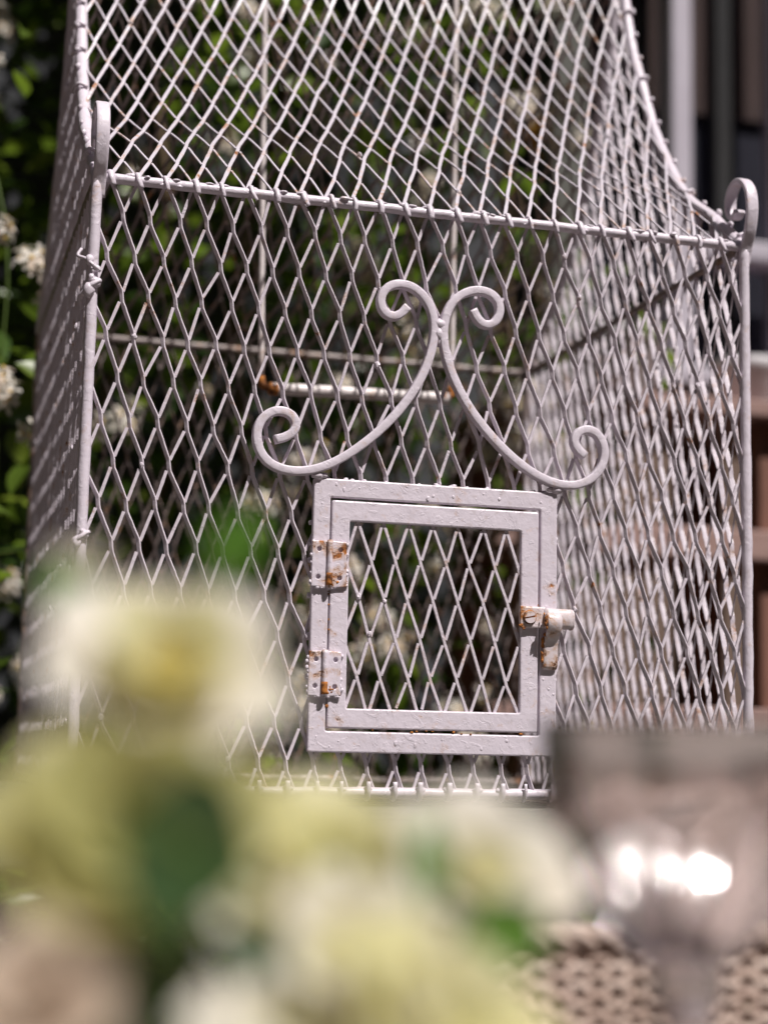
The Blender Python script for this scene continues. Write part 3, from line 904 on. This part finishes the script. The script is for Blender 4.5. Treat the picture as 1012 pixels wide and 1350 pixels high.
# ================================================================== PLANTS BEHIND
def leaf_arrays(n=4):
    """a folded pointed leaf, length 1 along +x, tip drooping"""
    V = []; F = []
    for i in range(n + 1):
        t = i / n
        w = 0.24 * math.sin(math.pi * min(1, t * 0.93 + 0.05)) ** 0.85 * (1.15 - 0.45 * t)
        z = -0.18 * t * t
        if i == n: w = 0.004
        if i == 0: w = 0.012
        V += [(t, -w, z + 0.32 * w), (t, 0, z), (t, w, z + 0.32 * w)]
    for i in range(n):
        a = 3 * i
        F += [(a, a + 3, a + 4, a + 1), (a + 1, a + 4, a + 5, a + 2)]
    return np.array(V), F
LV, LF = leaf_arrays(4)

def leaf_mesh(name, mat):
    me = bpy.data.meshes.new(name)
    me.from_pydata(LV.tolist(), [], LF); me.update()
    me.polygons.foreach_set('use_smooth', [True] * len(me.polygons))
    me.materials.append(MAT[mat])
    return me
LEAF_ME = {k: leaf_mesh(k, k) for k in ('leaf', 'rose_leaf', 'bright_leaf', 'teal_leaf', 'pale_leaf')}

def rand_rot():
    yaw = rng.uniform(0, 2 * math.pi)
    pitch = rng.uniform(-0.9, 0.5)
    roll = rng.normal(0, 0.7)
    return Matrix.Rotation(yaw, 3, 'Z') @ Matrix.Rotation(-pitch, 3, 'Y') @ Matrix.Rotation(roll, 3, 'X')

def leaves_for(parent, spots, individual, mat='leaf'):
    """spots: list of (pos, size, rot3). The ones nearest the camera are parts, the rest one mass"""
    spots = sorted(spots, key=lambda s: (Vector(s[0]) - CAM).length)
    inv = Matrix.Translation(-ROOT_LOC[parent.name])
    for p, s, R in spots[:individual]:
        o = bpy.data.objects.new('leaf', LEAF_ME[mat])
        M = Matrix.Translation(p) @ R.to_4x4() @ Matrix.Diagonal((s, s, s, 1))
        o.parent = parent
        o.matrix_parent_inverse = inv
        o.matrix_basis = M
        col.objects.link(o)
    mb = MB()
    for p, s, R in spots[individual:]:
        mb.add((LV * s) @ np.array(R).T + np.array(p), LF)
    if spots[individual:]:
        mb.build('foliage', mat, parent, kind='stuff')

# five-petalled blossom
def blossom_arrays():
    V = []; F = []
    for k in range(5):
        a = 2 * math.pi * k / 5
        d = np.array((math.cos(a), math.sin(a), 0)); s = np.array((-math.sin(a), math.cos(a), 0)); up = np.array((0, 0, 1.0))
        b = len(V)
        for t, w, z in ((0.05, 0.05, 0), (0.35, 0.17, 0.08), (0.7, 0.22, 0.06), (0.92, 0.13, -0.02), (1.0, 0.02, -0.06)):
            tw = 0.09 * w
            V += [d * t - s * w + up * (z - tw), d * t + up * (z - 0.03), d * t + s * w + up * (z + 0.04)]
        for i in range(4):
            q = b + 3 * i
            F += [(q, q + 3, q + 4, q + 1), (q + 1, q + 4, q + 5, q + 2)]
    return np.array(V), F
BV, BF = blossom_arrays()
def flower_meshes(nm_, mat, count, spread):
    """a cluster of blossoms as one petals mesh and one centres mesh"""
    mp = MB(); mc = MB(); ms = MB()
    for k in range(count):
        d = Vector((rng.normal(), rng.normal() - 0.8, rng.normal() + 0.5)).normalized()
        R = np.array(d.to_track_quat('Z', 'Y').to_matrix() @ Matrix.Rotation(rng.uniform(0, 6.28), 3, 'Z'))
        c = np.array(d) * spread * rng.uniform(0.5, 1.0)
        s = rng.uniform(0.011, 0.016)
        mp.add((BV * s) @ R.T + c, BF)
        mc.add(BLOB_V[:] * s * 0.16 + c + np.array(d) * s * 0.08, BLOB_F)
        ms.tube([c * 0.0, c * 0.5 + np.array((0, 0, -0.002)), c], 0.0008, 5)
    a = mp.build(nm_, mat, kind='stuff'); b = mc.build('flower_centres', 'anther', a, kind='stuff'); c = ms.build('stalks', 'stem', a, kind='stuff')
    return a, b, c
PROTO = [flower_meshes('blossom_cluster', 'blossom', n_, sp) for n_, sp in ((7, 0.028), (5, 0.022), (9, 0.034), (3, 0.015))]
PROTO_O = flower_meshes('blossom_cluster', 'orange_blossom', 4, 0.02)
def put_blossom(proto, parent, p, s=1.0):
    a, b, c = proto
    o = a.copy(); col.objects.link(o)
    o.parent = parent
    o.matrix_parent_inverse = Matrix.Translation(-ROOT_LOC[parent.name])
    o.matrix_basis = Matrix.Translation(p) @ Matrix.Rotation(rng.uniform(-0.6, 0.6), 4, 'Z') @ Matrix.Diagonal((s, s, s, 1))
    for q in (b, c):
        w = q.copy(); col.objects.link(w); w.parent = o; w.matrix_parent_inverse = Matrix.Identity(4)
    return o

def hits_cage(p, pad=0.03):
    return -pad < p[0] < W + pad and -pad < p[1] < D + pad and p[2] < 0.86

# big jasmine behind the cage
hedge = thing('jasmine_hedge', (0.35, 1.3, GZ), 'dark leafy jasmine hedge with white blossoms behind the bird cage', 'hedge')
spots = []
while len(spots) < 8500:
    x = rng.uniform(-0.75, 0.93); y = 0.86 + 0.75 * rng.random() ** 0.8; z = rng.uniform(-0.7, 2.0)
    # ragged front: hollows and bulges
    f_ = 0.16 * math.sin(x * 9 + 1.3) * math.cos(z * 7) + 0.1 * math.sin(x * 17 + z * 13)
    if y < 1.02 + f_: continue
    if x > 0.78 and z > 0.75: continue
    spots.append(((x, y, z), rng.uniform(0.035, 0.07), rand_rot()))
leaves_for(hedge, spots, 300)
mb = MB()
for k in range(16):
    x = rng.uniform(-0.7, 0.9); y = rng.uniform(1.3, 1.6)
    P = [(x, y, GZ)]
    for q in range(9):
        P.append((P[-1][0] + rng.normal(0, 0.06), min(1.68, P[-1][1] + rng.normal(0, 0.04)), P[-1][2] + 0.3))
    mb.tube(smooth_path(P, 3), np.linspace(0.012, 0.003, 28), 7)
mb.build('vine_stems', 'bark', hedge)
for k in range(120):
    x = rng.uniform(-0.1, 0.76) if rng.random() < .4 else rng.uniform(0.35, 0.76); z = rng.uniform(0.0, 1.35)
    put_blossom(PROTO[k % 4], hedge, (x, rng.uniform(0.84, 1.06), z), rng.uniform(0.8, 1.3))
put_blossom(PROTO_O, hedge, (0.70, 0.92, 0.87), 1.5)

# climbing jasmine left of the cage
vine = thing('jasmine_climber', (-0.15, 0.7, GZ), 'climbing jasmine with white star flowers left of the cage', 'climbing plant')
spots = []
while len(spots) < 420:
    x = rng.uniform(-0.42, 0.05); y = rng.uniform(0.50, 0.95); z = rng.uniform(-0.6, 1.15)
    if hits_cage((x, y, z), 0.05): continue
    if z > 0.6 and rng.random() < 0.85: continue
    spots.append(((x, y, z), rng.uniform(0.04, 0.075), rand_rot()))
leaves_for(vine, spots, 300)
mb = MB()
for x, y, w in ((-0.1, 0.72, 0.004), (-0.22, 0.8, 0.006), (-0.02, 0.62, 0.0022), (-0.3, 0.7, 0.005)):
    P = [(x, y, GZ)]
    for q in range(10):
        P.append((min(-0.03, P[-1][0] + rng.normal(0, 0.025)), max(.58, P[-1][1] + rng.normal(0, 0.03)), P[-1][2] + 0.19))
    mb.tube(smooth_path(P, 3), np.linspace(w, w * 0.4, 31), 6)
mb.build('vine_stems', 'stem', vine)
for p, k, s in (((-0.010, 0.56, 0.520), 0, 1.0), ((0.008, 0.58, 0.540), 2, 0.8), ((-0.022, 0.55, 0.375), 0, 1.0), ((-0.035, 0.56, 0.395), 1, 1.0), ((0.0, 0.56, 0.350), 3, 1.1),
                ((-0.04, 0.6, 0.57), 1, 0.9), ((0.01, 0.6, 0.50), 3, 0.9), ((-0.05, 0.7, 0.80), 3, 0.8), ((-0.12, 0.6, 0.45), 2, 1.0), ((-0.15, 0.62, 0.62), 0, 1.0)):
    put_blossom(PROTO[k], vine, p, s)

# low plant in the shade between bench and table
low = thing('leafy_ground_plant', (0.25, -0.36, GZ), 'dark green leafy plant growing between bench and wicker chair', 'plant')
spots = []
for k in range(260):
    x = rng.uniform(-0.1, 0.75); y = rng.uniform(-0.415, -0.385) if k < 150 else rng.uniform(-0.5, -0.2); z = rng.uniform(-0.25, -0.075)
    spots.append(((x, max(y, -0.415), z), rng.uniform(0.025, 0.045), rand_rot()))
leaves_for(low, spots, 120, 'rose_leaf')
mb = MB()
for k in range(14):
    x = 0.0 + 0.05 * k
    mb.tube(smooth_path([(x + 0.1, -0.36, GZ), (x + 0.05, -0.36, -0.5), (x, -0.41, -0.09)], 4), 0.003, 6)
mb.build('stems', 'stem', low)

# unseen leaf cover, added overhead to shade the hedge
cover = thing('shade_vine', (0.2, 1.0, 1.81), 'unseen leafy cover added over the rafters to shade the hedge', 'climbing plant')
spots = []
for k in range(2100):
    x_ = rng.uniform(-1.4, 1.12)
    if x_ > 0.45 and rng.random() < 0.9: continue
    spots.append(((x_, rng.uniform(0.22, 1.72), rng.uniform(1.80, 2.0)), rng.uniform(0.07, 0.12), rand_rot()))
leaves_for(cover, spots, 0)

# remove the blossom prototypes
for pr in PROTO + [PROTO_O]:
    for o in pr[::-1]:
        bpy.data.objects.remove(o)

# ================================================================== WICKER TABLE
TZ = -0.075
TX0, TX1, TY0, TY1 = -0.45, 0.45, -1.13, -0.60
table = thing('wooden_table', (0.1, -0.8, GZ), 'pale wooden table carrying the flowers and the glass', 'table')
y = TY0
while y < TY1 - 0.02:
    bbox('board', (TX0, y, TZ - 0.022), (TX1, min(TY1, y + 0.101), TZ), 'table_wood', table, 0.002)
    y += 0.1035
for x_ in (TX0 + 0.03, TX1 - 0.075):
    for y_ in (TY0 + 0.03, TY1 - 0.075):
        bbox('leg', (x_, y_, GZ), (x_ + 0.045, y_ + 0.045, TZ - 0.0225), 'table_wood', table, 0.004)

chair = thing('wicker_chair', (0.36, -0.75, GZ), 'woven wicker chair back rising behind the fluted glass', 'chair')
CX0, CX1, CZ0, CZ1, CY = 0.140, 0.62, -0.30, -0.0525, -0.482
wp = 0.0041; sp = 0.0092
def weave(name, fmap3, U, V, par):
    mb = MB()
    nst = int(U / sp)
    us = np.linspace(0, U, nst * 3 + 1)
    v = wp; row = 0
    while v < V:
        ph = math.pi * (row % 2)
        n = 0.0019 * np.sin(np.pi * us / sp + ph) + rng.normal(0, 0.0002, len(us))
        vv = v + 0.0004 * np.sin(us * 31 + row) + rng.normal(0, 0.0004, len(us))
        mb.sweep([fmap3(a, b, c) for a, b, c in zip(us, vv, n)], 0.0024 * rng.uniform(0.85, 1.1), 0.0017, fmap3(0, 0, 1, True), 6)
        v += wp; row += 1
    for k in range(nst + 1):
        mb.sweep([fmap3(k * sp, V * t, 0) for t in (0, .5, 1)], 0.0040, 0.0011, fmap3(0, 0, 1, True), 6)
    mb.build(name, 'wicker', par, kind='stuff')
def back3(u, v, n, d=False):
    return (0, -1, 0) if d else (CX0 + u, CY - n, CZ1 - v)
def seat3(u, v, n, d=False):
    return (0, 0, 1) if d else (CX0 + u, CY - 0.02 - v, CZ0 - 0.01 + n)
weave('backrest_weave', back3, CX1 - CX0, CZ1 - CZ0, chair)
weave('seat_weave', seat3, CX1 - CX0, 0.42, chair)
mb = MB()
xs = np.linspace(CX0 - 0.004, CX1 + 0.004, 300)
for ph in (0, 2.094, 4.189):
    mb.sweep(np.stack([xs, CY + 0.0034 * np.cos(xs * 190 + ph), CZ1 + 0.001 + 0.0034 * np.sin(xs * 190 + ph)], 1), 0.0024, 0.0024, (0, 0, 1), 6)
mb.build('braided_rim', 'wicker', chair, kind='stuff')
for x_ in (CX0 + 0.012, CX1 - 0.012):
    mb = MB(); mb.tube([(x_, CY + 0.010, GZ), (x_, CY + 0.010, -0.4), (x_, CY + 0.010, CZ1 - 0.02)], 0.011, 10); mb.build('rear_leg', 'red_wood', chair)
    mb = MB(); mb.tube([(x_, CY - 0.42, GZ), (x_, CY - 0.42, CZ0 - 0.005)], 0.011, 10); mb.build('front_leg', 'red_wood', chair)
    mb = MB(); mb.tube([(x_, CY - 0.42, CZ0 - 0.012), (x_, CY, CZ0 - 0.012)], 0.008, 10); mb.build('seat_rail', 'red_wood', chair)

# ================================================================== GLASS
gc = (0.120, -0.717, TZ + 0.0005)
glass = thing('fluted_glass', gc, 'clear fluted stemmed glass standing before the wicker chair', 'glass')
NF = 80
def glass_rows(rows):
    V = []; F = []
    for r, z, fl in rows:
        r *= 0.89
        z = z * 0.75 if z <= 0.0575 else 0.0431 + (z - 0.0575) * 0.88
        for k in range(NF):
            a = 2 * math.pi * k / NF + 0.12
            c = abs(math.cos(a * 5))
            rr = r * (1 + fl * (1 - c) ** 1.5 - fl * 0.35)
            V.append((gc[0] + rr * math.cos(a), gc[1] + rr * math.sin(a), gc[2] + z))
    for i in range(len(rows) - 1):
        for k in range(NF):
            k2 = (k + 1) % NF
            F.append((i * NF + k, i * NF + k2, (i + 1) * NF + k2, (i + 1) * NF + k))
    return V, F
# solid foot, stem and fluted knop
V, F = glass_rows([(0.0004, 0.0, 0), (0.033, 0.0, 0), (0.0345, 0.002, 0), (0.033, 0.0045, 0), (0.018, 0.009, 0), (0.0085, 0.016, 0), (0.0075, 0.026, 0), (0.010, 0.036, 0.05), (0.0135, 0.043, 0.1),
                   (0.0125, 0.049, 0.1), (0.014, 0.054, 0.1), (0.017, 0.0575, 0.1), (0.0004, 0.0575, 0)])
mb = MB(); mb.add(V, F); mb.build('stem', 'thin_glass', glass)
# thin bowl
V, F = glass_rows([(0.0165, 0.0580, 0.1), (0.023, 0.0635, 0.14), (0.032, 0.073, 0.16), (0.0405, 0.084, 0.16), (0.0455, 0.096, 0.14), (0.0480, 0.109, 0.10), (0.0495, 0.122, 0.04), (0.0515, 0.137, 0), (0.0520, 0.1385, 0),
                   (0.0508, 0.1390, 0), (0.0498, 0.137, 0), (0.0478, 0.125, 0.03), (0.0445, 0.114, 0.06), (0.0375, 0.100, 0.18), (0.0275, 0.085, 0.22), (0.0175, 0.0705, 0.18), (0.006, 0.0635, 0), (0.0004, 0.063, 0)])
mb = MB(); mb.add(V, F); mb.build('bowl', 'thin_glass', glass)

# ================================================================== FLOWERS in the foreground
def petal_mesh(mat):
    """cupped petal, base at origin, length 1 along +z, opening outward to -y... thickness by two skins"""
    V = []; F = []; nu, nv = 7, 7
    for i in range(nv):
        t = i / (nv - 1)
        w = 0.52 * math.sin(math.pi * min(0.97, 0.12 + 0.74 * t)) ** 0.8
        for j in range(nu):
            s = j / (nu - 1) * 2 - 1
            x = w * math.sin(s * 1.05) / 0.87
            cup = 0.34 * (1 - math.cos(s * 1.05)) * (1.1 - 0.5 * t)
            y = cup - 0.30 * math.sin(t * 1.5) * 0.6 - 0.22 * max(0, t - 0.72) ** 1.2 * 3
            z = t - 0.06 * s * s * t
            V.append((x, y, z))
    for i in range(nv - 1):
        for j in range(nu - 1):
            a = i * nu + j
            F.append((a, a + 1, a + nu + 1, a + nu))
    me = bpy.data.meshes.new('petal')
    me.from_pydata(V, [], F); me.update()
    me.polygons.foreach_set('use_smooth', [True] * len(me.polygons))
    me.materials.append(MAT[mat])
    return me
PETAL = {k: petal_mesh(k) for k in ('cream_petal', 'white_petal', 'yellow_petal', 'olive_petal', 'beige_petal')}

BOWL = Vector((-0.040, -0.845, TZ))
DK = 0.86
def px(x, y, d):
    return CAM + (_f + _r * ((x - 506) / 2256.3) + _u * ((675 - y) / 2256.3)) * d * DK

def rose(c, size, axis, mats, label, stem=True, openness=1.0, layers=((3, 0.55, 0.12), (5, 0.80, 0.42), (6, 0.95, 0.80))):
    """c: world centre of the bloom; size: bloom diameter; axis: direction it faces; mats: inner to outer"""
    c = Vector(c)
    size *= 1.3 * DK
    axis = Vector(axis).normalized()
    base = c - axis * size * 0.38
    t = thing('rose', base, label, 'flower', 'roses in the bowl on the table')
    q = axis.to_track_quat('Z', 'Y').to_matrix()
    for li, (n, ln, tilt) in enumerate(layers):
        me = PETAL[mats[min(li, len(mats) - 1)]]
        off = rng.uniform(0, 6.28)
        for k in range(n):
            o = bpy.data.objects.new('petal', me)
            L = size * 0.62 * ln * rng.uniform(0.93, 1.07)
            R = q @ Matrix.Rotation(off + 2 * math.pi * k / n + rng.normal(0, .12), 3, 'Z') @ Matrix.Rotation(tilt * openness + rng.normal(0, .07), 3, 'X')
            o.parent = t
            o.matrix_basis = R.to_4x4() @ Matrix.Diagonal((L * 1.05, L, L, 1))
            col.objects.link(o)
    mb = MB()
    foot = Vector((BOWL.x + (base.x - BOWL.x) * 0.4, BOWL.y + (base.y - BOWL.y) * 0.4, TZ + 0.006))
    mid = (base + foot) * 0.5 + Vector((0, 0, -0.004)) - axis * 0.006
    mb.blob(base - axis * 0.002, size * 0.10, (1, 1, 1))
    mb.tube(smooth_path([base, base - axis * min(0.012, 0.3 * (base - foot).length), mid, foot], 4), 0.0015, 6)
    mb.build('stem', 'stem', t)
    return t
def fleaf(c, tip, width, mat, label, droop=0.0):
    """one broad leaf from c to tip facing the camera"""
    c = Vector(c); tip = Vector(tip); width *= DK
    d = tip - c; L = d.length; d.normalize()
    nrm = (CAM - c).normalized()
    s = nrm.cross(d).normalized(); u = d.cross(s)
    root = thing('leaf_sprig', c, label, 'leaf', 'leaves in the bowl on the table')
    mb = MB()
    V = []; n = 8
    for i in range(n + 1):
        t = i / n
        w = width * 0.5 * (math.sin(math.pi * min(0.985, 0.04 + 0.95 * t)) ** 0.75) * (1.12 - 0.3 * t)
        p = c + d * (L * t) + u * (-0.10 * L * t * t)
        for k in (-1, -0.5, 0, 0.5, 1):
            V.append(p + s * (w * k) + u * (0.25 * w * abs(k)))
    F = [(5 * i + k, 5 * i + k + 1, 5 * i + k + 6, 5 * i + k + 5) for i in range(n) for k in range(4)]
    mb.add([tuple(v) for v in V], F)
    mb.build('blade', mat, root)
    mb = MB()
    foot = Vector((BOWL.x + (c.x - BOWL.x) * 0.4, BOWL.y + (c.y - BOWL.y) * 0.4, TZ + 0.006))
    mb.tube(smooth_path([c + d * L * 0.6 + u * (-0.05 * L), c, c * 0.5 + foot * 0.5 + Vector((0.002, 0.003, 0)), foot], 4), 0.0011, 6)
    mb.build('stalk', 'stem', root)
    return root

bowl_mb = MB()
lathe(bowl_mb, [(0.026, 0.0), (0.030, 0.002), (0.048, 0.014), (0.055, 0.032), (0.053, 0.0325), (0.046, 0.016), (0.028, 0.005), (0.002, 0.0045)], (BOWL.x, BOWL.y, TZ + 0.0005), 40)
o = bowl_mb.build('bowl', 'bowl')
tag(o, 'low dark glazed bowl on the wooden table holding the cream roses', 'bowl')

up = (-0.15, -0.55, 0.8)
rose(px(228, 832, 0.42), 0.043, (0.0, -0.68, 0.72), ('yellow_petal', 'cream_petal', 'white_petal'), 'tall cream rose with yellow heart above the other roses', layers=((3, 0.42, 0.12), (4, 0.80, 0.36), (6, 1.0, 0.92)))
rose(px(165, 1052, 0.385), 0.050, (-0.1, -0.7, 0.7), ('olive_petal', 'olive_petal', 'olive_petal'), 'greenish cream rose just below the tallest rose')
rose(px(40, 1300, 0.345), 0.028, (-0.1, -0.75, 0.65), ('beige_petal',), 'beige pink rose at the lower left corner')
rose(px(452, 1112, 0.44), 0.045, (0.1, -0.6, 0.8), ('olive_petal', 'cream_petal', 'cream_petal'), 'muted cream rose in front of the cage bottom rail')
rose(px(655, 1118, 0.45), 0.039, (0.15, -0.7, 0.7), ('cream_petal', 'white_petal', 'white_petal'), 'bright cream rose beside the fluted glass')
rose(px(490, 1232, 0.41), 0.050, (0.1, -0.65, 0.75), ('cream_petal', 'white_petal', 'white_petal'), 'open white rose low in the middle of the bouquet', layers=((3, 0.55, 0.12), (5, 0.82, 0.5), (6, 1.0, 1.0)))
rose(px(620, 1325, 0.40), 0.044, (0.3, -0.6, 0.7), ('cream_petal',), 'cream rose at the bottom edge beside the wicker')
rose(px(395, 1340, 0.39), 0.040, (0, -0.6, 0.75), ('cream_petal', 'white_petal'), 'cream rose at the bottom edge below the open white rose')
rose(px(112, 735, 0.46), 0.018, (-0.1, -0.2, 0.95), ('white_petal',), 'small white bud on the left of the tallest rose', layers=((3, 0.8, 0.05), (4, 0.9, 0.25)))

fleaf(px(285, 760, 0.45), px(335, 670, 0.45), 0.016, 'bright_leaf', 'bright green leaf behind the tallest rose, pointing up')
fleaf(px(130, 830, 0.44), px(60, 740, 0.45), 0.014, 'bright_leaf', 'bright green leaf beside the small white bud')
fleaf(px(165, 1090, 0.355), px(335, 1150, 0.36), 0.036, 'rose_leaf', 'dark green leaf below the tallest rose')
fleaf(px(160, 1220, 0.41), px(-20, 1090, 0.43), 0.013, 'pale_leaf', 'pale grey green leaf crossing the left edge')
fleaf(px(80, 1345, 0.36), px(255, 1300, 0.37), 0.020, 'rose_leaf', 'dark green leaf beside the beige pink rose')
fleaf(px(380, 1270, 0.40), px(270, 1240, 0.41), 0.013, 'teal_leaf', 'blue green leaf beside the open white rose')
fleaf(px(560, 1190, 0.43), px(565, 1060, 0.46), 0.013, 'bright_leaf', 'green leaf between the muted and the bright cream roses')
fleaf(px(620, 1200, 0.42), px(725, 1255, 0.43), 0.018, 'bright_leaf', 'green leaf below the bright cream rose by the wicker')
fleaf(px(350, 1190, 0.43), px(240, 1190, 0.43), 0.022, 'rose_leaf', 'dark green leaf in the middle of the bouquet')
